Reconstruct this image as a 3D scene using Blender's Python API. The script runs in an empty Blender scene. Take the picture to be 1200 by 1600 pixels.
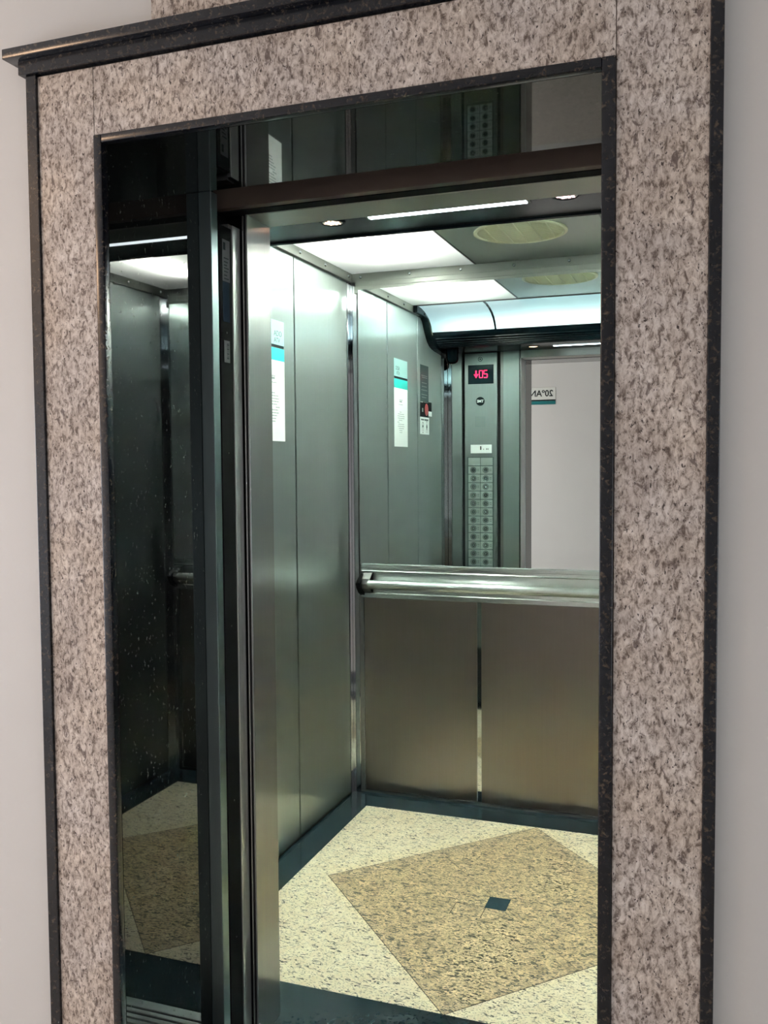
import bpy, bmesh, math, random
from mathutils import Vector, Matrix
random.seed(7)
SC = bpy.context.scene
COL = SC.collection

# ------------------------------------------------------------------ camera
F_PX = 1441.65
cam_d = bpy.data.cameras.new('camera')
cam_d.sensor_fit = 'VERTICAL'
cam_d.sensor_height = 36.0
cam_d.lens = F_PX / 1600.0 * 36.0
cam_d.clip_start = 0.02
cam = bpy.data.objects.new('camera', cam_d)
COL.objects.link(cam)
yw, pt, rl = math.radians(19.97), math.radians(3.016), math.radians(-0.412)
Fv = Vector((-math.sin(yw) * math.cos(pt), math.cos(yw) * math.cos(pt), -math.sin(pt)))
Rv = Fv.cross(Vector((0, 0, 1))).normalized()
Uv = Rv.cross(Fv)
R2 = Rv * math.cos(rl) + Uv * math.sin(rl)
U2 = -Rv * math.sin(rl) + Uv * math.cos(rl)
m3 = Matrix((R2, U2, -Fv)).transposed()
cam.matrix_world = Matrix.Translation((1.1607, -1.5752, 1.5)) @ m3.to_4x4()
SC.camera = cam

# ------------------------------------------------------------------ world, hall light, exposure
world = bpy.data.worlds.new('world')
SC.world = world
world.use_nodes = True
world.node_tree.nodes['Background'].inputs[0].default_value = (0.55, 0.65, 0.8, 1)
world.node_tree.nodes['Background'].inputs[1].default_value = 0.3


def area(name, loc, aim, sx, sy, power, color):
    d = bpy.data.lights.new(name, 'AREA')
    d.shape = 'RECTANGLE'
    d.size, d.size_y = sx, sy
    d.energy = power
    d.color = color
    o = bpy.data.objects.new(name, d)
    COL.objects.link(o)
    o.location = loc
    o.rotation_euler = (Vector(aim) - Vector(loc)).to_track_quat('-Z', 'Z').to_euler()
    return o


area('window_daylight', (-2.85, -1.0, 1.15), (0.4, -1.6, 0.9), 1.5, 1.7, 55, (0.76, 0.85, 1.0))
area('right_fill', (2.95, -1.45, 1.2), (0.4, -0.4, 1.1), 1.2, 1.6, 14, (0.88, 0.93, 1.0))  # unseen cool fill, added to lift the right side of the hall
area('hall_ceiling_lamp', (-2.3, -1.6, 2.84), (-1.9, -1.2, 0.0), 0.6, 0.6, 34, (1.0, 0.66, 0.42))

vs = SC.view_settings
vs.view_transform = 'Standard'
vs.look = 'None'
vs.exposure = 0.0
vs.gamma = 1.0
vs.use_curve_mapping = False
SC.cycles.use_denoising = True
SC.cycles.max_bounces = 14
SC.cycles.diffuse_bounces = 5
SC.cycles.glossy_bounces = 9
SC.cycles.transmission_bounces = 6
SC.cycles.sample_clamp_indirect = 80.0
SC.cycles.caustics_reflective = True
SC.cycles.blur_glossy = 0.3


# ------------------------------------------------------------------ materials
def new_mat(name):
    m = bpy.data.materials.new(name)
    m.use_nodes = True
    nt = m.node_tree
    return m, nt, nt.nodes['Principled BSDF']


def N(nt, kind, **kw):
    n = nt.nodes.new(kind)
    for k, v in kw.items():
        setattr(n, k, v)
    return n


def L(nt, a, b):
    nt.links.new(a, b)


def plain(name, col, rough=0.5, metal=0.0, emit=None, estr=0.0, spec=0.5, coat=0.0):
    m, nt, b = new_mat(name)
    b.inputs['Base Color'].default_value = (*col, 1)
    b.inputs['Roughness'].default_value = rough
    b.inputs['Metallic'].default_value = metal
    b.inputs['Specular IOR Level'].default_value = spec
    b.inputs['Coat Weight'].default_value = coat
    if emit:
        b.inputs['Emission Color'].default_value = (*emit, 1)
        b.inputs['Emission Strength'].default_value = estr
    return m


def mapping(nt, scale=(1, 1, 1), rot=(0, 0, 0)):
    tc = N(nt, 'ShaderNodeTexCoord')
    mp = N(nt, 'ShaderNodeMapping')
    mp.inputs['Scale'].default_value = scale
    mp.inputs['Rotation'].default_value = rot
    L(nt, tc.outputs['Object'], mp.inputs['Vector'])
    return mp.outputs['Vector']


def noise(nt, vec, scale, detail=3, rough=0.5, dist=0.0):
    n = N(nt, 'ShaderNodeTexNoise')
    n.inputs['Scale'].default_value = scale
    n.inputs['Detail'].default_value = detail
    n.inputs['Roughness'].default_value = rough
    n.inputs['Distortion'].default_value = dist
    L(nt, vec, n.inputs['Vector'])
    return n.outputs['Fac']


def ramp(nt, fac, stops, interp='LINEAR'):
    r = N(nt, 'ShaderNodeValToRGB')
    r.color_ramp.interpolation = interp
    els = r.color_ramp.elements
    while len(els) < len(stops):
        els.new(0.5)
    for e, (p, c) in zip(els, stops):
        e.position = p
        e.color = (*c, 1) if len(c) == 3 else c
    L(nt, fac, r.inputs['Fac'])
    return r.outputs['Color']


def mix(nt, fac, a, b, mode='MIX'):
    m = N(nt, 'ShaderNodeMix', data_type='RGBA', blend_type=mode)
    if isinstance(fac, float):
        m.inputs[0].default_value = fac
    else:
        L(nt, fac, m.inputs[0])
    for i, v in ((6, a), (7, b)):
        if isinstance(v, tuple):
            m.inputs[i].default_value = (*v, 1)
        else:
            L(nt, v, m.inputs[i])
    return m.outputs[2]


W = (1.0, 1.0, 1.0)
K = (0.0, 0.0, 0.0)


def granite_wall(name, rot, turn):
    """greyish beige granite with brown grey streaks, cloudy patches and small dark grains"""
    m, nt, b = new_mat(name)
    v = mapping(nt, (1, 1, 1), rot)
    sv = N(nt, 'ShaderNodeMapping')
    sv.inputs['Rotation'].default_value = turn
    sv.inputs['Scale'].default_value = (1.45, 1.0, 0.80)
    L(nt, v, sv.inputs['Vector'])
    s = sv.outputs[0]
    cloud = noise(nt, v, 11, 4, 0.6, 0.6)
    warm = noise(nt, v, 5, 2, 0.5, 0.3)
    mid = noise(nt, s, 72, 7, 0.74, 0.5)
    streak = noise(nt, s, 40, 6, 0.70, 0.9)
    fine = noise(nt, s, 120, 4, 0.6, 0.2)
    base = ramp(nt, mid, [(0.38, (0.17, 0.135, 0.115)), (0.44, (0.38, 0.325, 0.285)), (0.50, (0.60, 0.535, 0.48)), (0.58, (0.75, 0.69, 0.635)), (0.70, (0.86, 0.82, 0.77))])
    tone = ramp(nt, cloud, [(0.36, (0.78, 0.76, 0.75)), (0.60, (1.0, 1.0, 1.0))])
    c = mix(nt, 1.0, base, tone, 'MULTIPLY')
    tint = ramp(nt, warm, [(0.40, (1.0, 0.965, 0.93)), (0.6, (0.97, 0.97, 0.99))])
    c = mix(nt, 1.0, c, tint, 'MULTIPLY')
    wf = ramp(nt, streak, [(0.365, (0.9, 0.9, 0.9)), (0.415, K)])
    c = mix(nt, wf, c, (0.15, 0.115, 0.105))
    sf = ramp(nt, fine, [(0.36, W), (0.39, K)])
    c = mix(nt, sf, c, (0.07, 0.055, 0.05))
    L(nt, c, b.inputs['Base Color'])
    b.inputs['Roughness'].default_value = 0.3
    b.inputs['Specular IOR Level'].default_value = 0.3
    return m


def granite_floor(name, lo, hi, amount, rot):
    """cut stone of the car floor: pale ground with short dark flecks"""
    m, nt, b = new_mat(name)
    v = mapping(nt, (1.0, 2.3, 1.0), (0, 0, rot))
    v2 = mapping(nt, (1, 1, 1))
    ground = noise(nt, v2, 22, 5, 0.7, 0.8)
    fl = noise(nt, v, 46, 3, 0.55, 1.4)
    fn = noise(nt, v, 120, 3, 0.6, 0.5)
    c = ramp(nt, ground, [(0.32, lo), (0.62, hi)])
    f1 = ramp(nt, fl, [(0.29 + amount, W), (0.335 + amount, K)])
    c = mix(nt, f1, c, (0.085, 0.075, 0.055))
    f2 = ramp(nt, fn, [(0.29 + amount * 0.8, W), (0.34 + amount, K)])
    c = mix(nt, f2, c, (0.20, 0.17, 0.13))
    L(nt, c, b.inputs['Base Color'])
    b.inputs['Roughness'].default_value = 0.3
    b.inputs['Specular IOR Level'].default_value = 0.35
    return m


def granite_black(name, base, fleck, rough, amount=0.64, scale=70, stretch=(1, 1, 1), spec=0.5, cloud=1.0):
    m, nt, b = new_mat(name)
    v = mapping(nt, stretch)
    n1 = noise(nt, v, scale, 4, 0.65, 0.4)
    n2 = noise(nt, v, scale * 0.3, 3, 0.6, 0.6)
    f = ramp(nt, n1, [(amount, K), (amount + 0.12, W)])
    c = mix(nt, f, base, fleck)
    g = ramp(nt, n2, [(0.4, (1 - 0.3 * cloud,) * 3), (0.65, (1 + 0.5 * cloud, 1 + 0.4 * cloud, 1 + 0.3 * cloud))])
    c = mix(nt, 1.0, c, g, 'MULTIPLY')
    L(nt, c, b.inputs['Base Color'])
    b.inputs['Roughness'].default_value = rough
    b.inputs['Specular IOR Level'].default_value = spec
    return m


def brushed(name, col, rough=0.3, aniso=0.8, tangent=(0, 0, 1), rot=0.25, wave=0.0, soft=0.35):
    """brushed metal: a tight streaked lobe plus a broad soft one"""
    m, nt, b = new_mat(name)
    out = [n for n in nt.nodes if n.type == 'OUTPUT_MATERIAL'][0]
    v = mapping(nt, (260, 260, 3))
    n = noise(nt, v, 1.0, 2, 0.5)
    c = ramp(nt, n, [(0.3, tuple(x * 0.98 for x in col)), (0.7, tuple(min(1, x * 1.02) for x in col))])
    t = N(nt, 'ShaderNodeCombineXYZ')
    for i in range(3):
        t.inputs[i].default_value = tangent[i]
    b2 = N(nt, 'ShaderNodeBsdfPrincipled')
    for q, r in ((b, rough), (b2, 0.58)):
        q.inputs['Metallic'].default_value = 1.0
        q.inputs['Roughness'].default_value = r
        q.inputs['Anisotropic'].default_value = aniso
        q.inputs['Anisotropic Rotation'].default_value = rot
        L(nt, t.outputs[0], q.inputs['Tangent'])
        L(nt, c, q.inputs['Base Color'])
    if wave:
        v2 = mapping(nt, (1, 1, 1))
        n2 = noise(nt, v2, 3.0, 1, 0.4)
        bp = N(nt, 'ShaderNodeBump')
        bp.inputs['Strength'].default_value = wave
        bp.inputs['Distance'].default_value = 0.01
        L(nt, n2, bp.inputs['Height'])
        L(nt, bp.outputs[0], b.inputs['Normal'])
    mx = N(nt, 'ShaderNodeMixShader')
    mx.inputs[0].default_value = soft
    L(nt, b.outputs[0], mx.inputs[1])
    L(nt, b2.outputs[0], mx.inputs[2])
    L(nt, mx.outputs[0], out.inputs[0])
    return m


def paint(name, col):
    m, nt, b = new_mat(name)
    v = mapping(nt)
    n = noise(nt, v, 6, 3, 0.5)
    c = ramp(nt, n, [(0.3, tuple(x * 0.985 for x in col)), (0.7, col)])
    L(nt, c, b.inputs['Base Color'])
    b.inputs['Roughness'].default_value = 0.6
    n2 = noise(nt, v, 260, 2, 0.5)
    bp = N(nt, 'ShaderNodeBump')
    bp.inputs['Strength'].default_value = 0.05
    bp.inputs['Distance'].default_value = 0.002
    L(nt, n2, bp.inputs['Height'])
    L(nt, bp.outputs[0], b.inputs['Normal'])
    return m


def diffuser(name, estr, col):
    """milky sheet lit by tubes above it: passes their light and glows evenly with the light scattered in it"""
    m = bpy.data.materials.new(name)
    m.use_nodes = True
    nt = m.node_tree
    nt.nodes.clear()
    out = N(nt, 'ShaderNodeOutputMaterial')
    tr = N(nt, 'ShaderNodeBsdfTranslucent')
    tr.inputs[0].default_value = (0.75, 0.85, 0.82, 1)
    gl = N(nt, 'ShaderNodeBsdfGlossy')
    gl.inputs['Roughness'].default_value = 0.25
    mx = N(nt, 'ShaderNodeMixShader')
    mx.inputs[0].default_value = 0.06
    em = N(nt, 'ShaderNodeEmission')
    em.inputs[0].default_value = (*col, 1)
    em.inputs[1].default_value = estr
    ad = N(nt, 'ShaderNodeAddShader')
    L(nt, tr.outputs[0], mx.inputs[1])
    L(nt, gl.outputs[0], mx.inputs[2])
    L(nt, mx.outputs[0], ad.inputs[0])
    L(nt, em.outputs[0], ad.inputs[1])
    L(nt, ad.outputs[0], out.inputs[0])
    return m


M = {}
M['granite_col'] = granite_wall('beige granite upright', (0, 0, 0), (0, 0.35, 0))
M['granite_lin'] = granite_wall('beige granite lying', (0, 0, 0), (0, 0.95, 0))
M['joint'] = plain('stone joint', (0.10, 0.075, 0.06), 0.9)
M['trim'] = granite_black('black granite trim', (0.007, 0.009, 0.014), (0.075, 0.06, 0.045), 0.2, 0.55, 120)
M['reveal'] = granite_black('polished black granite', (0.0035, 0.0045, 0.0045), (0.10, 0.125, 0.11), 0.02, 0.62, 130, (1, 1, 0.6), 0.8)
M['floor_border'] = granite_black('floor black granite', (0.016, 0.032, 0.038), (0.03, 0.05, 0.056), 0.12, 0.70, 260, cloud=0.15)
M['square'] = granite_black('floor dark blue granite', (0.03, 0.06, 0.075), (0.05, 0.08, 0.09), 0.12, 0.70, 260, cloud=0.15)
M['cream'] = granite_floor('cream floor stone', (0.84, 0.70, 0.47), (0.97, 0.86, 0.63), 0.085, 0.5)
M['tan'] = granite_floor('tan floor stone', (0.48, 0.35, 0.19), (0.84, 0.64, 0.37), 0.135, 2.2)
M['steel'] = brushed('brushed steel wall', (0.46, 0.515, 0.505), 0.24, 0.7, wave=0.08, soft=0.5)
M['steel_rear'] = brushed('brushed steel rear', (0.335, 0.298, 0.27), 0.30, 0.7, wave=0.2, soft=0.4)
M['steel_door'] = brushed('brushed steel jamb', (0.475, 0.475, 0.465), 0.24, 0.7)
M['steel_front'] = brushed('brushed steel front', (0.48, 0.54, 0.535), 0.26, 0.7, soft=0.5)
M['door_strip'] = brushed('polished door strip', (0.74, 0.75, 0.74), 0.2, 0.5, soft=0.4)
M['steel_bright'] = brushed('satin aluminium', (0.60, 0.635, 0.62), 0.2, 0.4, tangent=(1, 0, 0), rot=0.25, soft=0.3)
M['steel_dark'] = brushed('dark satin steel', (0.20, 0.20, 0.195), 0.32, 0.4, tangent=(1, 0, 0))
M['head_metal'] = brushed('head steel', (0.45, 0.45, 0.42), 0.38, 0.2, tangent=(1, 0, 0))
M['bronze'] = plain('brown painted header', (0.085, 0.06, 0.048), 0.5, 0.2)
M['jamb_blue'] = brushed('blue grey painted jamb', (0.26, 0.33, 0.34), 0.3, 0.5)
M['chrome'] = plain('polished steel', (0.62, 0.64, 0.66), 0.05, 1.0)
M['mirror'] = plain('mirror glass', (0.80, 0.86, 0.84), 0.0, 1.0)
M['black'] = plain('black rubber', (0.003, 0.003, 0.0035), 0.8, spec=0.12)
M['gloss_black'] = plain('black gloss plastic', (0.004, 0.009, 0.012), 0.22, 0.0, spec=0.18)
M['ceil_metal'] = brushed('ceiling sheet', (0.42, 0.45, 0.42), 0.30, 0.3, tangent=(1, 0, 0))
M['edging'] = plain('grey enamelled edging', (0.25, 0.265, 0.24), 0.35, 0.25)
M['vent'] = plain('cream vent plastic', (0.74, 0.72, 0.54), 0.5)
M['wall'] = paint('hall paint', (0.655, 0.648, 0.632))
M['hall_floor'] = granite_floor('hall stone floor', (0.45, 0.42, 0.38), (0.62, 0.58, 0.52), 0.03, 0.2)
M['hall_ceiling'] = plain('hall ceiling paint', (0.75, 0.73, 0.70), 0.7)
M['paper'] = plain('white paper', (0.84, 0.88, 0.88), 0.6)
M['paper_teal'] = plain('pale teal sheet', (0.30, 0.50, 0.50), 0.5)
M['teal'] = plain('teal print', (0.02, 0.55, 0.50), 0.45)
M['teal_dark'] = plain('dark teal strip', (0.0, 0.16, 0.17), 0.4)
M['ink'] = plain('grey ink', (0.09, 0.13, 0.13), 0.7)
M['ink_dark'] = plain('dark ink', (0.008, 0.016, 0.018), 0.7, spec=0.15)
M['ink_light'] = plain('faint print', (0.30, 0.36, 0.36), 0.6)
M['smoke'] = plain('smoked plastic', (0.07, 0.10, 0.105), 0.2)
M['red'] = plain('red print', (0.5, 0.06, 0.07), 0.4)
M['sign_white'] = plain('sign white', (0.72, 0.74, 0.70), 0.4)
M['display'] = plain('display glass', (0.006, 0.02, 0.028), 0.06)
M['led'] = plain('red led', (0.3, 0.0, 0.02), 0.4, 0, (1.0, 0.02, 0.12), 2.2)
M['button_plate'] = plain('button plate', (0.55, 0.63, 0.60), 0.3, 0.7)
M['button'] = plain('button steel', (0.42, 0.48, 0.46), 0.25, 0.9)
M['button_ring'] = plain('button ring', (0.10, 0.14, 0.135), 0.35, 0.4)
M['label_grey'] = plain('grey label', (0.11, 0.11, 0.12), 0.7, spec=0.2)
M['label_blue'] = plain('blue grey label', (0.012, 0.022, 0.04), 0.9, spec=0.05)
M['tube'] = plain('fluorescent tube', (1, 1, 1), 0.5, 0, (1.0, 0.95, 0.87), 142.0)
M['tube_right'] = plain('brighter fluorescent tube', (1, 1, 1), 0.5, 0, (1.0, 0.95, 0.87), 310.0)
M['diffuser'] = diffuser('ceiling diffuser', 0.12, (0.86, 1.0, 0.95))
M['cove'] = diffuser('cove diffuser', 0.50, (0.62, 0.90, 1.0))
M['box_white'] = plain('lamp housing', (0.2, 0.2, 0.2), 0.6)
M['tube_cove'] = plain('cove tube', (1, 1, 1), 0.5, 0, (0.78, 0.96, 1.0), 30.0)
M['led_strip'] = plain('led strip', (1, 1, 1), 0.5, 0, (0.85, 0.95, 1.0), 9.0)
M['lamp_warm'] = plain('warm led', (1, 0.8, 0.6), 0.4, 0, (1.0, 0.62, 0.42), 4.0)
M['lamp_pink'] = plain('pinkish led', (1, 0.8, 0.8), 0.4, 0, (1.0, 0.62, 0.66), 4.0)
M['lamp_glass'] = plain('lamp lens', (0.7, 0.7, 0.68), 0.2)
M['alu_sill'] = brushed('sill aluminium', (0.42, 0.45, 0.45), 0.35, 0.4, tangent=(1, 0, 0))
M['dark_gap'] = plain('shaft dark', (0.01, 0.01, 0.011), 0.8)


# ------------------------------------------------------------------ helpers
class MB:
    """collects shapes into one mesh"""
    def __init__(self):
        self.bm = bmesh.new()

    def box(self, x0, x1, y0, y1, z0, z1, bev=0.0, seg=1):
        t = bmesh.new()
        bmesh.ops.create_cube(t, size=1.0)
        for v in t.verts:
            v.co = Vector((x0 + (x1 - x0) * (v.co.x + .5), y0 + (y1 - y0) * (v.co.y + .5), z0 + (z1 - z0) * (v.co.z + .5)))
        if bev:
            bmesh.ops.bevel(t, geom=list(t.edges), offset=bev, segments=seg, affect='EDGES', profile=0.5)
        self.add(t)
        return self

    def add(self, t, mat=None):
        me = bpy.data.meshes.new('tmp')
        if mat is not None:
            bmesh.ops.transform(t, matrix=mat, verts=t.verts)
        t.to_mesh(me)
        t.free()
        self.bm.from_mesh(me)
        bpy.data.meshes.remove(me)

    def cyl(self, c, r, h, axis='Z', seg=32, r2=None, bev=0.0):
        t = bmesh.new()
        bmesh.ops.create_cone(t, cap_ends=True, segments=seg, radius1=r, radius2=r if r2 is None else r2, depth=h)
        if bev:
            ed = [e for e in t.edges if len(e.link_faces) == 2 and any(len(f.verts) > 4 for f in e.link_faces)]
            bmesh.ops.bevel(t, geom=ed, offset=bev, segments=2, affect='EDGES')
        rot = {'Z': Matrix(), 'X': Matrix.Rotation(math.pi / 2, 4, 'Y'), 'Y': Matrix.Rotation(-math.pi / 2, 4, 'X')}[axis]
        self.add(t, Matrix.Translation(c) @ rot)
        return self

    def ring(self, c, r, w, h, axis='Z', seg=40):
        """flat ring: radius r, radial width w, thickness h"""
        prof = [(r - w, -h / 2), (r, -h / 2), (r, h / 2), (r - w, h / 2)]
        return self.lathe(prof, c, axis, seg, True)

    def lathe(self, prof, c, axis='Z', seg=40, closed=False):
        t = bmesh.new()
        rows = []
        for k in range(seg):
            a = 2 * math.pi * k / seg
            rows.append([t.verts.new((p * math.cos(a), p * math.sin(a), z)) for p, z in prof])
        n = len(prof)
        for k in range(seg):
            A, B = rows[k], rows[(k + 1) % seg]
            for i in range(n if closed else n - 1):
                j = (i + 1) % n
                t.faces.new((A[i], B[i], B[j], A[j]))
        bmesh.ops.remove_doubles(t, verts=t.verts, dist=1e-6)
        bmesh.ops.recalc_face_normals(t, faces=t.faces)
        rot = {'Z': Matrix(), 'X': Matrix.Rotation(math.pi / 2, 4, 'Y'), 'Y': Matrix.Rotation(-math.pi / 2, 4, 'X')}[axis]
        self.add(t, Matrix.Translation(c) @ rot)
        return self

    def prism_x(self, pts, x0, x1):
        """polygon in (y, z) swept along x"""
        t = bmesh.new()
        a = [t.verts.new((x0, y, z)) for y, z in pts]
        b = [t.verts.new((x1, y, z)) for y, z in pts]
        n = len(pts)
        t.faces.new(a)
        t.faces.new(list(reversed(b)))
        for i in range(n):
            j = (i + 1) % n
            t.faces.new((a[j], a[i], b[i], b[j]))
        bmesh.ops.recalc_face_normals(t, faces=t.faces)
        self.add(t)
        return self

    def poly_z(self, pts, z0, z1):
        t = bmesh.new()
        a = [t.verts.new((x, y, z0)) for x, y in pts]
        b = [t.verts.new((x, y, z1)) for x, y in pts]
        n = len(pts)
        t.faces.new(a)
        t.faces.new(b)
        for i in range(n):
            j = (i + 1) % n
            t.faces.new((a[i], a[j], b[j], b[i]))
        bmesh.ops.recalc_face_normals(t, faces=t.faces)
        self.add(t)
        return self

    def build(self, name, mat, parent=None, smooth=False, off=None):
        me = bpy.data.meshes.new(name)
        o = None
        if parent is not None and off is None:
            off = parent.location
        if off is not None:
            bmesh.ops.translate(self.bm, verts=self.bm.verts, vec=-Vector(off))
        self.bm.to_mesh(me)
        self.bm.free()
        if isinstance(mat, (list, tuple)):
            for q in mat:
                me.materials.append(q)
        else:
            me.materials.append(mat)
        if smooth:
            for p in me.polygons:
                p.use_smooth = True
            try:
                me.set_sharp_from_angle(angle=math.radians(38))
            except Exception:
                pass
        o = bpy.data.objects.new(name, me)
        COL.objects.link(o)
        if parent is not None:
            o.parent = parent
        elif off is not None:
            o.location = off
        return o


def B(*a, **k):
    return MB().box(*a, **k)


def tag(o, label=None, cat=None, group=None, kind=None):
    if label:
        o['label'] = label
    if cat:
        o['category'] = cat
    if group:
        o['group'] = group
    if kind:
        o['kind'] = kind
    return o


def thing(name, loc, label, cat, group=None):
    o = bpy.data.objects.new(name, None)
    o.empty_display_size = 0.05
    COL.objects.link(o)
    o.location = loc
    return tag(o, label, cat, group)


def struct(name, loc=(0, 0, 0), label=None, cat=None):
    o = bpy.data.objects.new(name, None)
    COL.objects.link(o)
    o.location = loc
    return tag(o, label, cat, None, 'structure')


def origin(o, loc):
    """moves a lone mesh's origin to loc without moving its shape"""
    o.data.transform(Matrix.Translation(-Vector(loc)))
    o.location = loc
    return o


AX_LEFT = Matrix(((0, 0, 1), (1, 0, 0), (0, 1, 0))).to_4x4()     # reads along +y, faces +x
AX_FRONT = Matrix(((-1, 0, 0), (0, 0, 1), (0, 1, 0))).to_4x4()    # reads along -x, faces +y


def text(name, body, loc, size, axes, mat, parent=None, thick=0.0006, rot=0.0, align='CENTER', sx=1.0, bold=0.0):
    cu = bpy.data.curves.new(name, 'FONT')
    cu.body = body
    cu.size = size
    cu.align_x = align
    cu.align_y = 'CENTER'
    cu.extrude = thick
    cu.offset = bold
    tmp = bpy.data.objects.new('tmp_text', cu)
    COL.objects.link(tmp)
    dg = bpy.context.evaluated_depsgraph_get()
    me = bpy.data.meshes.new_from_object(tmp.evaluated_get(dg))
    bpy.data.objects.remove(tmp)
    bpy.data.curves.remove(cu)
    me.name = name
    me.transform(Matrix.Translation(loc) @ axes @ Matrix.Rotation(rot, 4, 'Z') @ Matrix.Diagonal((sx, 1, 1, 1)))
    me.materials.clear()
    me.materials.append(mat)
    o = bpy.data.objects.new(name, me)
    COL.objects.link(o)
    if parent is not None:
        me.transform(Matrix.Translation(-parent.location))
        o.parent = parent
    return o


# ------------------------------------------------------------------ dimensions
XoL, XoR, ZoT = -0.0047, 0.9732, 2.143
XpL, XpR, ZpT = -0.0231, 0.9957, 2.1593
XgL, XgR, ZgT = -0.1593, 1.1407, 2.294
XtL, XtR = -0.1852, 1.161
D1 = 0.3614
YW = 0.013
CL, CR = -0.397, 1.352          # car side walls
YR, YM = 2.295, 2.242            # rear panels, mirror
YF = 0.62                        # inner face of the car front
ZC = 2.34
HX0, HX1, HY0, HZ = -3.0, 3.1, -2.2, 2.9

# ------------------------------------------------------------------ hall (setting)
w = MB()
w.box(HX0, XpL, YW, D1, 0, HZ)
w.box(XpR, HX1, YW, D1, 0, HZ)
w.box(XpL, XpR, YW, D1, ZpT, HZ)
wo = tag(w.build('wall_landing', M['wall']), 'painted wall around the lift opening', 'wall', None, 'structure')
tag(B(HX0, HX1, HY0 - .1, HY0, 0, HZ).build('wall_opposite', M['wall']), 'pale painted wall of the hall seen in the car mirror', 'wall', None, 'structure')
tag(B(HX0 - .1, HX0, HY0 - .1, D1, 0, HZ).build('wall_hall_left', M['wall']), 'left end wall of the hall', 'wall', None, 'structure')
tag(B(HX1, HX1 + .1, HY0 - .1, D1, 0, HZ).build('wall_hall_right', M['wall']), 'right end wall of the hall', 'wall', None, 'structure')
tag(B(HX0 - .1, HX1 + .1, HY0 - .1, YW, -.1, 0).build('floor_landing', M['hall_floor']), 'stone floor of the hall', 'floor', None, 'structure')
tag(B(HX0 - .1, HX1 + .1, HY0 - .1, D1, HZ, HZ + .1).build('ceiling_landing', M['hall_ceiling']), 'white hall ceiling', 'ceiling', None, 'structure')

# ------------------------------------------------------------------ granite surround
sur = thing('door_surround', ((XoL + XoR) / 2, 0, 0), 'speckled beige granite frame with black granite edging around the open lift', 'door frame')
B(XgL, XpL - .0006, 0, YW + .004, 0, ZgT, bev=.0008).build('stone_column', M['granite_col'], sur)
B(XpR + .0006, XgR, 0, YW + .004, 0, ZgT, bev=.0008).build('stone_column', M['granite_col'], sur)
B(XpL + .0006, XpR - .0006, 0, YW + .004, ZpT, ZgT, bev=.0008).build('lintel', M['granite_lin'], sur)
B(XpL - .002, XpL + .002, .003, YW + .003, ZpT, ZgT).build('joint', M['joint'], sur)
B(XpR - .002, XpR + .002, .003, YW + .003, ZpT, ZgT).build('joint', M['joint'], sur)
B(XtL, XgL, -.005, YW + .004, 0, ZgT + .004, bev=.0015, seg=2).build('outer_edging', M['trim'], sur)
B(XgR, XtR, -.005, YW + .004, 0, ZgT + .004, bev=.0015, seg=2).build('outer_edging', M['trim'], sur)
tr = M['trim']
for x0, x1, z0, z1 in ((XpL, XoL, 0, ZpT), (XoR, XpR, 0, ZpT), (XoL, XoR, ZoT, ZpT)):
    B(x0, x1, -.005, .016, z0, z1, bev=.0022, seg=3).build('inner_edging', tr, sur, smooth=True)
tag(B(XpL + .002, XoL, .016, D1, 0, ZoT + .006).build('reveal_slab', M['reveal'], sur), 'polished black granite lining')
tag(B(XoR, XpR - .002, .016, D1, 0, ZoT + .006).build('reveal_slab', M['reveal'], sur), 'polished black granite lining')
tag(B(XoL - .01, XoR, .016, D1, ZoT, ZpT - .002).build('soffit_slab', M['reveal'], sur), 'polished black granite underside')
cor = MB()
cor.box(XtL - .012, XtR + .012, -.0125, YW + .003, ZgT + .004, ZgT + .032, bev=.0015, seg=2)
cor.build('cornice_band', M['trim'], sur)
B(XtL - .036, XtR + .036, -.031, YW + .003, ZgT + .032, ZgT + .0525, bev=.002, seg=2).build('cornice_shelf', M['trim'], sur, smooth=True)
up = MB()
up.box(.115, XtR + .02, 0, YW + .002, ZgT + .0535, HZ - .01, bev=.001)
origin(tag(up.build('stone_panel', M['granite_lin']), 'beige granite panel on the wall above the black cornice', 'stone panel'), (.115, 0, ZgT + .0535))

# ------------------------------------------------------------------ landing frame and doors
fr = thing('landing_door_frame', (.48, D1, 0), 'dark steel door frame set behind the black granite lining', 'door frame')
tag(B(XoL + .0002, .0285, D1, .392, 0, ZoT, bev=.0015, seg=2).build('jamb', M['jamb_blue'], fr), 'blue grey steel jamb')
tag(B(.945, XoR, D1, .392, 0, ZoT, bev=.0015, seg=2).build('jamb', M['jamb_blue'], fr), 'blue grey steel jamb')
tag(B(XoL, XoR, .430, .455, 2.1205, 2.20, bev=.001).build('header', M['bronze'], fr), 'dark brown header bar')
B(-.02, 1.0, .457, .4965, 2.119, 2.36).build('gap_shade', M['black'], fr)  # black piece put in for the darkness of the gap behind the header

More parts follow.
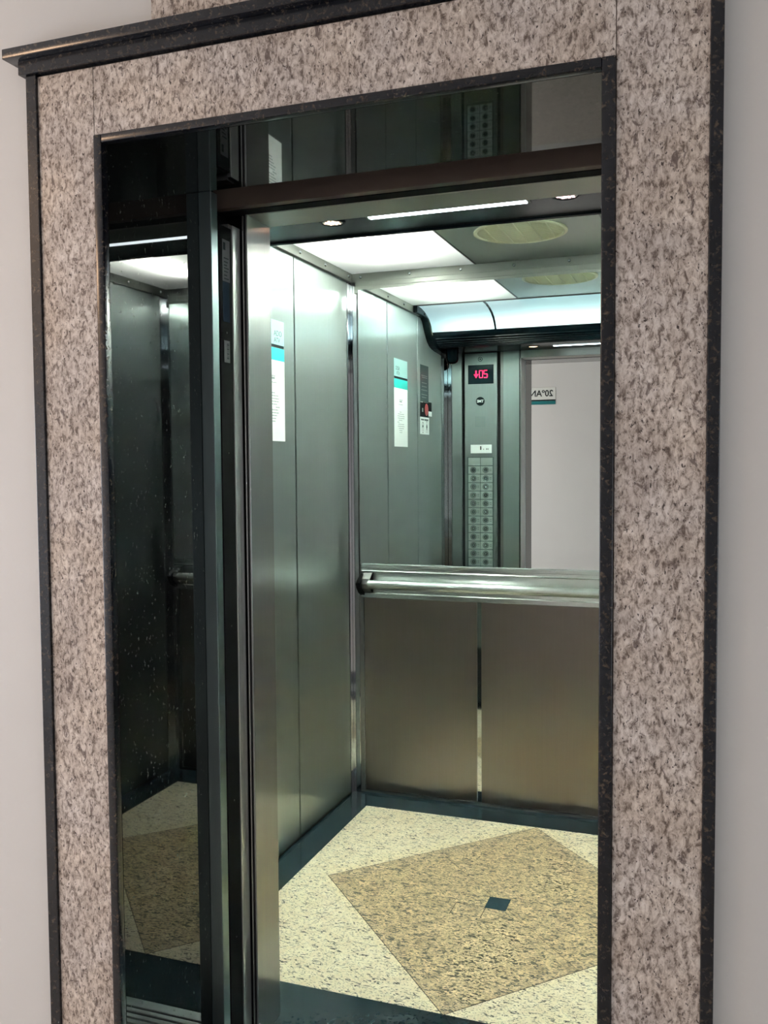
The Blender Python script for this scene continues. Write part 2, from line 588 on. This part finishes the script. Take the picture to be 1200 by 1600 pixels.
ld = thing('landing_door', (-.1, .424, 0.02), 'black edged lift door slid open into the left side of the frame', 'door')
B(-.42, .020, .397, .452, .02, 2.075).build('door_leaf', M['jamb_blue'], ld)
tag(B(.020, .030, .3945, .4545, .02, 2.075, bev=.001).build('closing_edge', M['black'], ld), 'black rubber closing edge')
sc = MB()
for z in (1.528, 1.101, .662, .312, 1.80 + .02):
    sc.cyl((.0305, .424, z), .0022, .002, 'X', 12)
sc.build('screw', M['steel_dark'], ld)
lb = B(.030, .0306, .409, .444, 1.943, 2.043).build('label_sticker', M['label_grey'], ld)
q = B(.0305, .0309, .413, .423, 2.018, 2.036)
for i, z in enumerate((1.999, 1.99, 1.982, 1.975, 1.967, 1.958, 1.95)):
    q.box(.0305, .0309, .415, .438 - .004 * (i % 3), z - .0016, z + .0012)
q.build('print', M['ink_dark'], lb, off=ld.location)
tag(B(.030, .0306, .409, .440, 1.846, 1.942).build('label_sticker', M['label_blue'], ld), 'dark blue sticker')
lb2 = B(.030, .0306, .411, .438, 1.748, 1.801).build('label_sticker', M['label_grey'], ld)
q = MB()
for i in range(11):
    z = 1.757 + i * .0036
    q.box(.0305, .0309, .424, .434, z, z + (.0012 if i % 3 else .0022))
q.build('barcode', M['ink_dark'], lb2, off=ld.location)

cd = thing('car_door', (-.1, .478, 0.02), 'brushed steel inner lift door drawn back beside the dark gap', 'door')
B(-.42, .020, .457, .492, .02, 2.09).build('door_leaf', M['steel_door'], cd)
tag(B(.020, .0325, .4555, .4945, .02, 2.085, bev=.0014, seg=2).build('closing_edge', M['door_strip'], cd), 'bright steel closing edge')

# ------------------------------------------------------------------ car shell (setting)
XJL, XJR = .052, .915
ZH = 2.117
fw = struct('wall_entrance')
# posts beside the doorway, with a dark groove in their front edge
p = B(.0375, .0405, .496, YF - .02, 0, ZH).box(.0470, XJL, .495, YF, 0, ZH + .04, bev=.0006)
tag(p.build('door_post', M['steel_door'], fw), 'brushed steel post at the left of the doorway')
B(.0405, .0470, .503, YF - .002, 0, ZH).build('groove', M['black'], fw)
B(XJR, XJR + .03, .495, YF, 0, ZH + .04).build('door_post', M['steel_door'], fw)
B(XJL, XJR, .498, YF, ZH, ZH + .043, bev=.001).build('door_head', M['head_metal'], fw)
B(-.42, XJR + .45, .50, .60, 2.15, 2.42).build('front_upstand', M['dark_gap'], fw)
# strip between post and control panel
B(-.054, .0415, .605, YF, 0.0, 2.16, bev=.0008).build('front_panel', M['steel_front'], fw)
B(-.073, -.0555, .60, .612, 0.0, 2.16, bev=.0008).build('front_strip', M['steel_door'], fw)
B(-.42, .04, .585, .602, 0.0, 2.16).build('backing', M['dark_gap'], fw)
B(-.371, -.3095, .603, YF, 0.0, 2.16, bev=.0008).build('front_panel', M['steel_front'], fw)
B(XJR + .03, CR - .03, .603, YF, 0.0, 2.16, bev=.0008).build('front_panel', M['steel_door'], fw)

PX = .02


def side_wall(name, x, s, first):
    wl = struct(name)
    xa, xb = sorted((x, x - s * .012))
    cuts = [.757, 1.2215, 1.7075, 2.252]
    for a, b in zip(cuts[:-1], cuts[1:]):
        B(xa, xb, a + .006, b - .006, .012, 2.306, bev=.0012, seg=2).build('wall_panel', M['steel'], wl)
    xa, xb = sorted((x - s * .010, x - s * .04))
    B(xa, xb, .50, 2.34, 0, 2.42).build('backing', M['black'], wl)
    xa, xb = sorted((x - s * .004, x - s * .012))
    B(xa, xb, .757, 2.252, 0, .012).build('kick_strip', M['steel_dark'], wl)
    # polished corner posts
    xa, xb = sorted((x + s * .001, x - s * .01))
    c = B(xa, xb, 2.2535, YR + .002, 0, 2.30, bev=.001)
    xa, xb = sorted((x + s * .001, x + s * .034))
    c.box(xa, xb, YR - .012, YR + .003, 0, 2.30, bev=.001)
    c.build('corner_post', M['chrome'], wl)
    xa, xb = sorted((x + s * .0, x - s * .01))
    c = B(xa, xb, YF, .7555, 0, 2.16, bev=.001)
    xa, xb = sorted((x + s * .001, x + s * .024))
    c.box(xa, xb, .603, YF + .002, 0, 2.16, bev=.001)
    c.build('corner_post', M['chrome'], wl)
    return wl


wl = side_wall('wall_left', CL, 1, True)
wr = side_wall('wall_right', CR, -1, False)

rear = struct('wall_rear')
B(CL - .04, CR + .04, YR + .014, YR + .045, 0, 2.42).build('backing', M['black'], rear)
B(CL + .034, CL + .0525, YR - .006, YR + .012, .01, .905, bev=.001).build('edge_strip', M['steel_door'], rear)
B(CR - .0525, CR - .034, YR - .006, YR + .012, .01, .905, bev=.001).build('edge_strip', M['steel_door'], rear)
edges = [(CL + .054, .179), (.199, .757), (.777, CR - .054)]
for a, b in edges:
    B(a, b, YR, YR + .010, .014, .912, bev=.0012, seg=2).build('lower_panel', M['steel_rear'], rear)
for a in (.179, .757):
    tag(B(a - .002, a + .022, YR + .006, YR + .012, .0, .912).build('mirror_strip', M['chrome'], rear), 'narrow polished strip between the panels')
B(CL, CR, YR - .002, YR + .012, .0, .012).build('kick_strip', M['steel_dark'], rear)

# ------------------------------------------------------------------ car floor
fl = tag(B(CL - .04, CR + .04, .50, YR + .02, -.06, -.004).build('floor', M['floor_border']), 'lift car floor', 'floor', None, 'structure')
LX0, LX1, LY0, LY1 = -.280, 1.230, .768, 2.136
bd = MB()
bd.box(CL - .012, CR + .012, .557, LY0, -.004, 0)
bd.box(CL - .012, CR + .012, LY1, YR + .012, -.004, 0)
bd.box(CL - .012, LX0, LY0, LY1, -.004, 0)
bd.box(LX1, CR + .012, LY0, LY1, -.004, 0)
tag(bd.build('stone_border', M['floor_border'], fl), 'polished black granite border')
tag(B(LX0 + .0008, LX1 - .0008, LY0 + .0008, LY1 - .0008, -.004, -.0002).build('cream_field', M['cream'], fl), 'cream granite with dark flecks')
DC = (.470, 1.447)
DX, DY = .634, .682
dia = [(DC[0] - DX, DC[1]), (DC[0], DC[1] - DY), (DC[0] + DX, DC[1]), (DC[0], DC[1] + DY)]
tag(MB().poly_z([(DC[0] + (x - DC[0]) * 1.0035, DC[1] + (y - DC[1]) * 1.0035) for x, y in dia], -.002, .0001).build('joint_line', M['joint'], fl), 'dark joint around the diamond')
hx, hy = DX / 2, DY / 2
qd = [((-DX, 0), (-hx, -hy), (0, 0), (-hx, hy)), ((0, -DY), (hx, -hy), (0, 0), (-hx, -hy)), ((DX, 0), (hx, hy), (0, 0), (hx, -hy)), ((0, DY), (-hx, hy), (0, 0), (hx, hy))]
for qq in qd:
    cx = sum(a[0] for a in qq) / 4
    cy = sum(a[1] for a in qq) / 4
    s = .9965
    tag(MB().poly_z([(DC[0] + cx + (a[0] - cx) * s, DC[1] + cy + (a[1] - cy) * s) for a in qq], -.002, .0003).build('tan_diamond_stone', M['tan'], fl), 'tan granite quarter of the diamond')
tag(B(.432, .505, 1.393, 1.478, -.002, .0006).build('centre_square', M['square'], fl), 'small black granite square')
jl = MB()
jl.box(.332, .432, 1.3965, 1.3995, -.001, .0005)
jl.box(.331, .3335, 1.315, 1.399, -.001, .0005)
jl.box(.4345, .437, 1.325, 1.393, -.001, .0005)
jl.build('patch_joint', M['joint'], fl)
sl = thing('door_sill', (.48, .44, 0), 'grooved aluminium threshold strip across the lift entrance', 'threshold')
s1 = MB()
s1.box(XoL, XoR, .016, .36, -.05, -.001)
tag(s1.build('stone_step', M['floor_border'], sl), 'black granite step')
s2 = MB()
for a, b in ((.362, .372), (.380, .392), (.400, .412), (.420, .436)):
    s2.box(-.05, 1.02, a, b, -.03, 0)
s2.box(-.05, 1.02, .362, .436, -.05, -.012)
s2.build('outer_rail', M['alu_sill'], sl)
s3 = MB()
for a, b in ((.456, .470), (.478, .492), (.500, .515), (.523, .556)):
    s3.box(XJL - .02, XJR + .03, a, b, -.03, -.0005)
s3.box(XJL - .02, XJR + .03, .456, .556, -.05, -.012)
s3.build('inner_rail', M['alu_sill'], sl)

# ------------------------------------------------------------------ car ceiling
ce = struct('ceiling')
SX0, SX1 = .180, .770
B(SX0 + .003, SX1 - .003, 1.0, YR, ZC, ZC + .004).build('centre_sheet', M['ceil_metal'], ce)
B(SX0 - .004, SX0 + .004, 1.0, YR, ZC - .002, ZC + .006, bev=.001).build('seam_strip', M['steel_dark'], ce)
B(SX1 - .004, SX1 + .004, 1.0, YR, ZC - .002, ZC + .006, bev=.001).build('seam_strip', M['steel_dark'], ce)
B(CL - .04, CR + .04, .50, YR + .045, ZC + .12, ZC + .16).build('roof', M['box_white'], ce)
B(SX0 - .004, SX0 + .0, 0.62, YR, ZC + .004, ZC + .12).build('housing_side', M['box_white'], ce)
B(SX1, SX1 + .004, 0.62, YR, ZC + .004, ZC + .12).build('housing_side', M['box_white'], ce)


def ceiling_light(x0, x1, label, tm):
    t = thing('ceiling_light', ((x0 + x1) / 2, 1.8, ZC), label, 'ceiling light')
    q = bmesh.new()
    q.faces.new([q.verts.new(p) for p in ((x0, 1.325, ZC + .001), (x0, YR - .004, ZC + .001), (x1, YR - .004, ZC + .001), (x1, 1.325, ZC + .001))])
    m = MB()
    m.add(q)
    m.build('diffuser', M['diffuser'], t)
    for dx in (-.022, .022):
        MB().cyl(((x0 + x1) / 2 + dx, 1.75, ZC + .021), .010, .56, 'Y', 16).build('tube', tm, t, smooth=True)
    return t


ceiling_light(CL + .012, SX0 - .004, 'glowing white ceiling panel above the left steel wall', M['tube'])
ceiling_light(SX1 + .004, CR - .012, 'glowing white ceiling panel over the right side of the car', M['tube_right'])

vt = thing('ceiling_vent', (.470, 1.80, ZC), 'round cream ventilation grille in the middle ceiling sheet', 'vent')
MB().lathe([(.170, 0), (.170, -.005), (.160, -.007), (.156, -.004), (.156, 0)], (.470, 1.80, ZC), 'Z', 64).build('rim', M['vent'], vt, smooth=True)
MB().cyl((.470, 1.80, ZC - .0005), .157, .001, 'Z', 64).build('backing', M['vent'], vt)
g = MB()
for k in range(-11, 12):
    d = k * .0135
    h = math.sqrt(max(0, .155 ** 2 - d * d))
    g.box(.470 - h, .470 + h, 1.80 + d - .0022, 1.80 + d + .0022, ZC - .0045, ZC - .001)
for k in (-2, -1, 0, 1, 2):
    d = k * .055
    h = math.sqrt(max(0, .155 ** 2 - d * d))
    g.box(.470 + d - .0018, .470 + d + .0018, 1.80 - h, 1.80 + h, ZC - .0055, ZC - .001)
g.build('grille', M['vent'], vt)

B(CL + .03, CR - .03, 1.318, 1.330, ZC - .004, ZC + .006, bev=.001).build('cross_strip', M['steel_dark'], ce)
# steel edging under the ceiling, with dome bolts
ct = struct('trim_1')
B(CL, CL + .014, .62, YR - .02, 2.303, ZC, bev=.0015, seg=2).build('left_edging', M['edging'], ct)
B(CL, CL + .016, .62, YR - .02, 2.3005, 2.3035, bev=.0012).build('left_lip', M['steel_dark'], ct)
B(CR - .014, CR, .62, YR - .02, 2.303, ZC, bev=.0015, seg=2).build('right_edging', M['edging'], ct)
B(CL, CR, YR - .020, YR + .012, 2.303, ZC, bev=.0015, seg=2).build('rear_edging', M['edging'], ct)
B(CL + .034, CR - .034, YR - .032, YR + .012, 2.279, 2.302, bev=.002, seg=2).build('rear_moulding', M['edging'], ct)
B(CL + .034, CR - .034, YR - .046, YR + .012, 2.247, 2.278, bev=.003, seg=2).build('rear_moulding', M['edging'], ct)
proto = None


def bolt(x, y, z, axis, s):
    t = MB()
    if axis == 'Y':
        t.lathe([(0, -.0055), (.004, -.005), (.0065, -.0025), (.0072, 0)], (0, 0, 0), 'Y', 20)
    else:
        t.lathe([(0, .0055), (.004, .005), (.0065, .0025), (.0072, 0)], (0, 0, 0), 'X', 20)
        if s < 0:
            bmesh.ops.scale(t.bm, vec=(-1, 1, 1), verts=t.bm.verts)
    o = t.build('bolt', M['chrome'], ct, smooth=True, off=(0, 0, 0))
    o.location = (x, y, z)


for x in (-.341, -.112, .117, .346, .575, .804, 1.033, 1.262):
    bolt(x, YR - .0205, 2.322, 'Y', 1)
for y in (2.235, 1.98, 1.735, 1.49, 1.25):
    bolt(CL + .0145, y, 2.322, 'X', 1)
    bolt(CR - .0145, y, 2.322, 'X', -1)

# ------------------------------------------------------------------ mirror and handrail
mi = thing('wall_mirror', ((CL + CR) / 2, YM, 1.056), 'large frameless mirror on the rear wall above the handrail', 'mirror')
B(CL + .056, CR - .056, YM, YM + .006, 1.050, 2.262).build('glass', M['mirror'], mi)
B(CL + .050, CR - .050, YM + .006, YR + .006, 1.0, 2.262).build('backing', M['steel_dark'], mi)

hr = thing('handrail', ((CL + CR) / 2, YM - .02, .98), 'satin steel handrail on a ribbed backing plate below the mirror', 'handrail')
XR0, XR1 = CL + .067, CR - .067
yb = YM - .006
prof = [(YR, .905), (yb - .006, .905), (yb - .008, .907), (yb - .008, .9255), (yb - .005, .928), (yb, .929), (yb, 1.018),
        (yb - .005, 1.020), (yb - .007, 1.024), (yb - .005, 1.027), (yb - .005, 1.038), (yb - .0075, 1.040), (yb - .0075, 1.052), (yb - .006, 1.056), (YR, 1.056)]
MB().prism_x(prof, XR0, XR1).build('backing_plate', M['steel_bright'], hr)
MB().cyl(((XR0 + XR1) / 2 + .0, YM - .062, .9705), .0195, XR1 - XR0 - .10, 'X', 40, bev=.003).build('rail', M['steel_bright'], hr, smooth=True)
for x0, x1 in ((XR0 + .002, XR0 + .052), (XR1 - .052, XR1 - .002)):
    br = MB().prism_x([(yb + .001, 1.018), (yb - .012, 1.016), (YM - .045, .992), (YM - .052, .970), (YM - .046, .949), (yb - .012, .930), (yb + .001, .929)], x0 + .012, x1)
    br.build('bracket', M['steel_dark'], hr)
    MB().prism_x([(yb + .001, 1.010), (YM - .055, .985), (YM - .068, .972), (YM - .060, .952), (YM - .035, .926), (yb + .001, .912)], x0 - .009 if x0 < .5 else x1 - .012, (x0 + .012) if x0 < .5 else x1 + .009).build('end_cap', M['black'], hr)

# ------------------------------------------------------------------ light valance over the doorway
va = thing('light_valance', ((CL + CR) / 2, .80, 2.16), 'curved black cove with glowing white panels above the doorway seen in the mirror', 'light cove')
body = [(YF + .001, 2.16), (.93, 2.16), (.965, 2.166), (1.000, 2.179), (1.028, 2.198), (1.046, 2.222), (1.050, 2.231), (1.030, 2.231), (1.015, 2.21), (.98, 2.19), (.93, 2.178), (YF + .001, 2.178)]
MB().prism_x(body, CL + .03, CR - .03).build('shell', M['gloss_black'], va, smooth=True)
pan = [(1.322, 2.3385), (1.26, 2.335), (1.20, 2.325), (1.145, 2.309), (1.105, 2.290), (1.075, 2.265), (1.058, 2.242), (1.052, 2.232)]
for x0, x1 in ((CL + .035, -.003), (.003, .947), (.953, CR - .035)):
    t = bmesh.new()
    ra = [[t.verts.new((x, y, z)) for y, z in pan] for x in (x0, x1)]
    for i in range(len(pan) - 1):
        t.faces.new((ra[0][i], ra[0][i + 1], ra[1][i + 1], ra[1][i]))
    mbx = MB()
    mbx.add(t)
    mbx.build('light_panel', M['cove'], va, smooth=True)
for x in (0.0, .95):
    pts = [(y + .004, z - .004) for y, z in pan] + [(y - .004, z + .002) for y, z in reversed(pan)]
    MB().prism_x(pts, x - .005, x + .005).build('rib', M['gloss_black'], va)
for y, z, sx0, sx1 in ((.90, 2.33, CL + .1, CR - .1),):
    MB().cyl(((sx0 + sx1) / 2, .93, 2.285), .013, sx1 - sx0, 'X', 16).build('tube', M['tube_cove'], va, smooth=True)
B(CL + .012, CR - .012, .64, .646, 2.18, 2.43).build('reflector', M['box_white'], va)
cap = [(YF + .001, 2.336), (YF + .001, 2.132), (.70, 2.128), (.821, 2.139), (.90, 2.143), (.962, 2.150), (1.01, 2.162), (1.048, 2.182), (1.075, 2.208), (1.112, 2.250), (1.135, 2.280), (1.164, 2.297), (1.256, 2.3025), (1.33, 2.303), (1.33, 2.338)]
for x0, x1 in ((CL + .001, CL + .036), (CR - .036, CR - .001)):
    t = MB().prism_x(cap, x0, x1)
    t.build('end_cheek', M['gloss_black'], va)
# bright tube put in as the highlight along the cheek curve
for x in (CL + .036, CR - .036):
    t = bmesh.new()
    prev = None
    path = [(1.20, 2.312), (1.15, 2.300), (1.118, 2.275), (1.090, 2.245), (1.064, 2.212)]
    for i, (y, z) in enumerate(path):
        ring = []
        for k in range(10):
            a = 2 * math.pi * k / 10
            ring.append(t.verts.new((x + .006 * math.cos(a), y + .0065 * math.sin(a) * .7, z + .0065 * math.sin(a) * .7)))
        if prev:
            for k in range(10):
                t.faces.new((prev[k], prev[(k + 1) % 10], ring[(k + 1) % 10], ring[k]))
        prev = ring
    mbx = MB()
    mbx.add(t)
    mbx.build('highlight_tube', M['chrome'], va, smooth=True)
sl_ = MB()
for k in range(7):
    y = .945 + k * .0145
    z = 2.1585 + (k * .0145) ** 2 * 5.2
    sl_.box(CL + .05, CR - .05, y, y + .004, z - .0025, z + .002)
sl_.build('slats', M['gloss_black'], va)

dm = thing('ceiling_speaker', (-.318, .80, 2.16), 'small black dome hanging under the curved cove in the corner', 'speaker')
MB().lathe([(.037, .024), (.037, -.006), (.035, -.018), (.029, -.028), (.019, -.0345), (.008, -.037), (0, -.0375)], (-.318, .80, 2.136 - .02), 'Z', 40).build('dome', M['gloss_black'], dm, smooth=True)
MB().cyl((-.318, .80, 2.15), .038, .02, 'Z', 40).build('collar', M['gloss_black'], dm)


def downlight(x, y, mat, label):
    t = thing('recessed_downlight', (x, y, 2.16), label, 'downlight', None)
    MB().lathe([(.036, 0.0), (.036, -.003), (.030, -.004), (.0275, 0.0)], (x, y, 2.16), 'Z', 40).build('rim', M['gloss_black'], t, smooth=True)
    MB().cyl((x, y, 2.1588), .0275, .0016, 'Z', 40).build('lens', M['lamp_glass'], t)
    d = MB()
    for k in range(18):
        r = .0215 * math.sqrt((k + .5) / 18)
        a = k * 2.39996
        d.cyl((x + r * math.cos(a), y + r * math.sin(a), 2.1575), .0034, .0012, 'Z', 10)
    d.build('bulb', mat, t)


downlight(.158, .788, M['lamp_warm'], 'round warm downlight at the left end of the light strip')
downlight(.797, .764, M['lamp_pink'], 'round pinkish downlight at the right end of the light strip')
ls = thing('light_strip', (.482, .776, 2.16), 'long thin white light strip between the two round downlights', 'light strip')
B(.270, .696, .766, .788, 2.1565, 2.1605).build('tube', M['led_strip'], ls)
B(.262, .704, .762, .792, 2.1585, 2.162).build('housing', M['steel_dark'], ls)

# ------------------------------------------------------------------ control panel (seen in the mirror)
cp = thing('control_panel', (-.19, YF, .35), 'tall steel lift control panel with two columns of round buttons', 'control panel')
YP = YF + .006
B(-.289, -.092, .603, YP, .35, 2.155, bev=.0012, seg=2).build('faceplate', M['steel_front'], cp)
ds = B(-.268, -.111, YP, YP + .003, 1.972, 2.085, bev=.001).build('display', M['display'], cp)


def front_prism(pts, y0, y1):
    t = bmesh.new()
    a = [t.verts.new((x, y0, z)) for x, z in pts]
    b = [t.verts.new((x, y1, z)) for x, z in pts]
    t.faces.new(a)
    t.faces.new(list(reversed(b)))
    n = len(pts)
    for i in range(n):
        j = (i + 1) % n
        t.faces.new((a[i], a[j], b[j], b[i]))
    bmesh.ops.recalc_face_normals(t, faces=t.faces)
    return t


dg = MB()
yd0, yd1 = YP + .003, YP + .0038
sg = .0055


def seg_digit(xc, which):
    """seven bar digit read from inside the car: its left side lies towards +x"""
    h, wd = .042, .020
    zc = 2.030
    S = {'a': (wd, sg, 0, h / 2), 'g': (wd, sg, 0, 0), 'd': (wd, sg, 0, -h / 2),
         'f': (sg, h / 2, wd / 2, h / 4), 'b': (sg, h / 2, -wd / 2, h / 4),
         'e': (sg, h / 2, wd / 2, -h / 4), 'c': (sg, h / 2, -wd / 2, -h / 4)}
    for k in which:
        a, b, dx, dz = S[k]
        dg.box(xc + dx - a / 2, xc + dx + a / 2, yd0, yd1, zc + dz - b / 2, zc + dz + b / 2)


seg_digit(-.160, 'abged')
seg_digit(-.188, 'abcdef')
dg.add(front_prism([(-.222, 2.052), (-.214, 2.052), (-.214, 2.030), (-.203, 2.030), (-.218, 2.006), (-.233, 2.030), (-.222, 2.030)], yd0, yd1))
dg.build('digits', M['led'], ds, off=cp.location)
bg = MB().cyl((-.193, YP + .001, 1.868), .0265, .003, 'Y', 40).build('badge', M['ink_dark'], cp)
tx = text('lettering', 'TME', (-.193, YP + .0027, 1.868), .0215, AX_FRONT, M['paper'], cp, .0003, 0, 'CENTER', 1.0, .0006)
ks = MB().ring((-.193, YP + .001, 2.119), .0135, .0028, .003, 'Y', 32).build('key_switch', M['ink_dark'], cp)
MB().cyl((-.193, YP + .001, 2.119), .0045, .003, 'Y', 16).build('keyhole', M['ink_dark'], ks, off=cp.location)
B(-.205, -.181, YP, YP + .0006, 2.139, 2.142).build('small_print', M['ink'], cp)
sp = MB()
for i in range(8):
    for j in range(8):
        sp.cyl((-.194 + (i - 3.5) * .008, YP + .0002, 1.746 + (j - 3.5) * .008), .0019, .0008, 'Y', 8)
sp.build('speaker_holes', M['ink'], cp)
pl = B(-.253, -.123, YP, YP + .002, 1.557, 1.608, bev=.0006).build('notice_plate', M['paper'], cp)
pr = MB()
for x, h, wd in ((-.194, .022, .007), (-.174, .007, .003), (-.156, .009, .004), (-.147, .009, .003)):
    pr.box(x, x + wd, YP + .0015, YP + .0026, 1.577, 1.577 + h)
pr.build('print', M['ink_dark'], pl, off=cp.location)
B(-.275, -.110, YP, YP + .0012, .66, 1.534).build('button_backing', M['button_ring'], cp)
for cx in (-.2305, -.1545):
    B(cx - .0365, cx + .0365, YP + .0010, YP + .004, 1.484, 1.530, bev=.0008).build('blank_plate', M['button_plate'], cp)


def make_button():
    o = MB().box(-.0365, .0365, 0, .003, -.0232, .0232, bev=.0008).build('button', M['button_plate'])
    r = MB().ring((-.005, .0034, 0), .0185, .0035, .002, 'Y', 28).build('ring', M['button_ring'])
    c = MB().cyl((-.005, .0040, 0), .0130, .0030, 'Y', 28, bev=.001).build('cap', M['button'])
    k = MB().cyl((-.005, .0058, 0), .0055, .0008, 'Y', 16).build('symbol', M['button_ring'])
    d = MB().box(.018, .031, .003, .0038, -.006, -.0035).box(.018, .031, .003, .0038, .0035, .006).build('relief_marks', M['button_ring'])
    for q in (r, c, k, d):
        q.parent = o
    return o


def dup(o, parent=None):
    c = o.copy()
    COL.objects.link(c)
    c.parent = parent
    for ch in [z for z in o.children]:
        e = ch.copy()
        COL.objects.link(e)
        e.parent = c
    return c


bproto = make_button()
first = True
for r in range(16):
    for cx in (-.2305, -.1545):
        o = bproto if first else dup(bproto)
        first = False
        o.parent = cp
        o.location = Vector((cx, YP + .0010, 1.481 - .0252 - r * .0505)) - cp.location

# ------------------------------------------------------------------ notices on the left wall
XS = CL + .0004


def poster():
    t = thing('notice', (XS, 1.505, 1.586), 'tall white notice with a turquoise band on the left steel wall', 'poster')
    B(XS, XS + .0012, 1.400, 1.611, 1.586, 1.886).build('sheet', M['paper'], t)
    B(XS, XS + .0016, 1.400, 1.611, 1.8865, 1.932).build('turquoise_band', M['teal'], t)
    B(XS, XS + .0020, 1.402, 1.606, 1.9345, 1.944).build('dark_bar', M['ink_dark'], t)
    tag(B(XS, XS + .0012, 1.400, 1.611, 1.945, 2.035).build('upper_sheet', M['paper_teal'], t), 'pale sheet at the top')
    text('lettering', 'ADO', (XS + .0014, 1.592, 1.986), .029, AX_LEFT, M['ink'], t, .0002, 0, 'RIGHT')
    text('lettering', 'ATV', (XS + .0014, 1.576, 1.961), .026, AX_LEFT, M['ink'], t, .0002, 0, 'RIGHT')
    b = MB()
    b.box(XS + .0010, XS + .0016, 1.480, 1.535, 1.826, 1.829)
    b.box(XS + .0010, XS + .0016, 1.492, 1.530, 1.815, 1.823)
    b.box(XS + .0010, XS + .0016, 1.478, 1.545, 1.802, 1.8045)
    for i, (a, c) in enumerate(((1.50, 1.53), (1.46, 1.555), (1.45, 1.562), (1.455, 1.56), (1.49, 1.545), (1.535, 1.565), (1.46, 1.553), (1.455, 1.56), (1.465, 1.545), (1.49, 1.535), (1.492, 1.53))):
        z = 1.763 - i * .0105
        y = a
        while y < c:
            e = min(c, y + random.uniform(.008, .020))
            b.box(XS + .0010, XS + .0016, y, e, z, z + .0032)
            y = e + .003
    b.build('print', M['ink_light'], t)


poster()
t = thing('notice_plate', (XS, 1.10, 1.842), 'dark smoked plate high on the left wall, above the red and black sticker', 'sign')
B(XS, XS + .002, 1.025, 1.177, 1.842, 2.045, bev=.0006).build('plate', M['smoke'], t)
b = MB()
for z, a, c in ((1.985, 1.05, 1.16), (1.975, 1.05, 1.15), (1.945, 1.06, 1.15), (1.925, 1.06, 1.15), (1.905, 1.05, 1.16), (1.88, 1.05, 1.16), (1.865, 1.07, 1.15)):
    b.box(XS + .0018, XS + .0024, a, c, z, z + .003)
b.build('print', M['ink'], t)
t = thing('sticker', (XS, 1.10, 1.757), 'black sticker with a red oval, between dark plate and white sign', 'sticker')
B(XS, XS + .001, 1.025, 1.178, 1.7575, 1.8395).build('sheet', M['ink_dark'], t)
B(XS, XS + .001, 1.130, 1.172, 1.836, 1.8415).build('white_edge', M['paper'], t)
o = MB().cyl((XS + .0012, 1.062, 1.800), .034, .0008, 'X', 32).build('red_oval', M['red'], t)
B(XS + .0006, XS + .0014, 1.125, 1.145, 1.785, 1.806).build('print', M['ink_light'], t)
t = thing('sticker', (XS, .992, 1.766), 'small square black sticker with a white foot beside the red oval', 'sticker')
B(XS, XS + .001, .9625, 1.0235, 1.7935, 1.8455).build('sheet', M['ink_dark'], t)
B(XS, XS + .001, .960, 1.0215, 1.766, 1.793).build('white_part', M['paper'], t)
t = thing('warning_sign', (XS, 1.10, 1.661), 'small white warning sign with two pictograms, lowest of the wall stickers', 'sign')
B(XS, XS + .001, 1.013, 1.181, 1.661, 1.7565).build('sheet', M['paper'], t)
b = MB()
b.box(XS + .0008, XS + .0015, 1.03, 1.10, 1.737, 1.747)
b.box(XS + .0008, XS + .0015, 1.108, 1.165, 1.738, 1.746)
b.ring((XS + .0012, 1.132, 1.716), .014, .004, .0006, 'X', 24)
b.box(XS + .0008, XS + .0015, 1.118, 1.122, 1.676, 1.706)
b.box(XS + .0008, XS + .0015, 1.142, 1.146, 1.676, 1.706)
b.cyl((XS + .0012, 1.132, 1.705), .007, .0006, 'X', 16)
b.box(XS + .0008, XS + .0015, 1.122, 1.142, 1.668, 1.672)
b.cyl((XS + .0012, 1.058, 1.704), .012, .0006, 'X', 24)
b.ring((XS + .0012, 1.058, 1.724), .012, .003, .0006, 'X', 24)
b.box(XS + .0008, XS + .0015, 1.045, 1.072, 1.688, 1.691)
b.box(XS + .0008, XS + .0015, 1.045, 1.049, 1.668, 1.688)
b.box(XS + .0008, XS + .0015, 1.068, 1.072, 1.668, 1.688)
b.build('pictogram', M['ink'], t)

# ------------------------------------------------------------------ floor number sign in the hall, seen in the mirror
fs = thing('floor_sign', (-.42, HY0, 2.014), 'floor number sign with a teal stripe on the hall wall seen in the mirror', 'sign')
B(-.640, -.213, HY0, HY0 + .004, 2.057, 2.164, bev=.0008).build('plate', M['sign_white'], fs)
B(-.640, -.213, HY0, HY0 + .0044, 2.046, 2.0565).build('dark_line', M['ink_dark'], fs)
B(-.640, -.213, HY0, HY0 + .004, 2.014, 2.0445).build('stripe', M['teal_dark'], fs)
text('lettering', '20º ANDAR'.replace(' ', ''), (-.233, HY0 + .0046, 2.110), .078, AX_FRONT, M['ink_dark'], fs, .0004, 0, 'LEFT', .95, .0012)

# drop helper meshes that nothing uses
for me in list(bpy.data.meshes):
    if me.users == 0:
        bpy.data.meshes.remove(me)
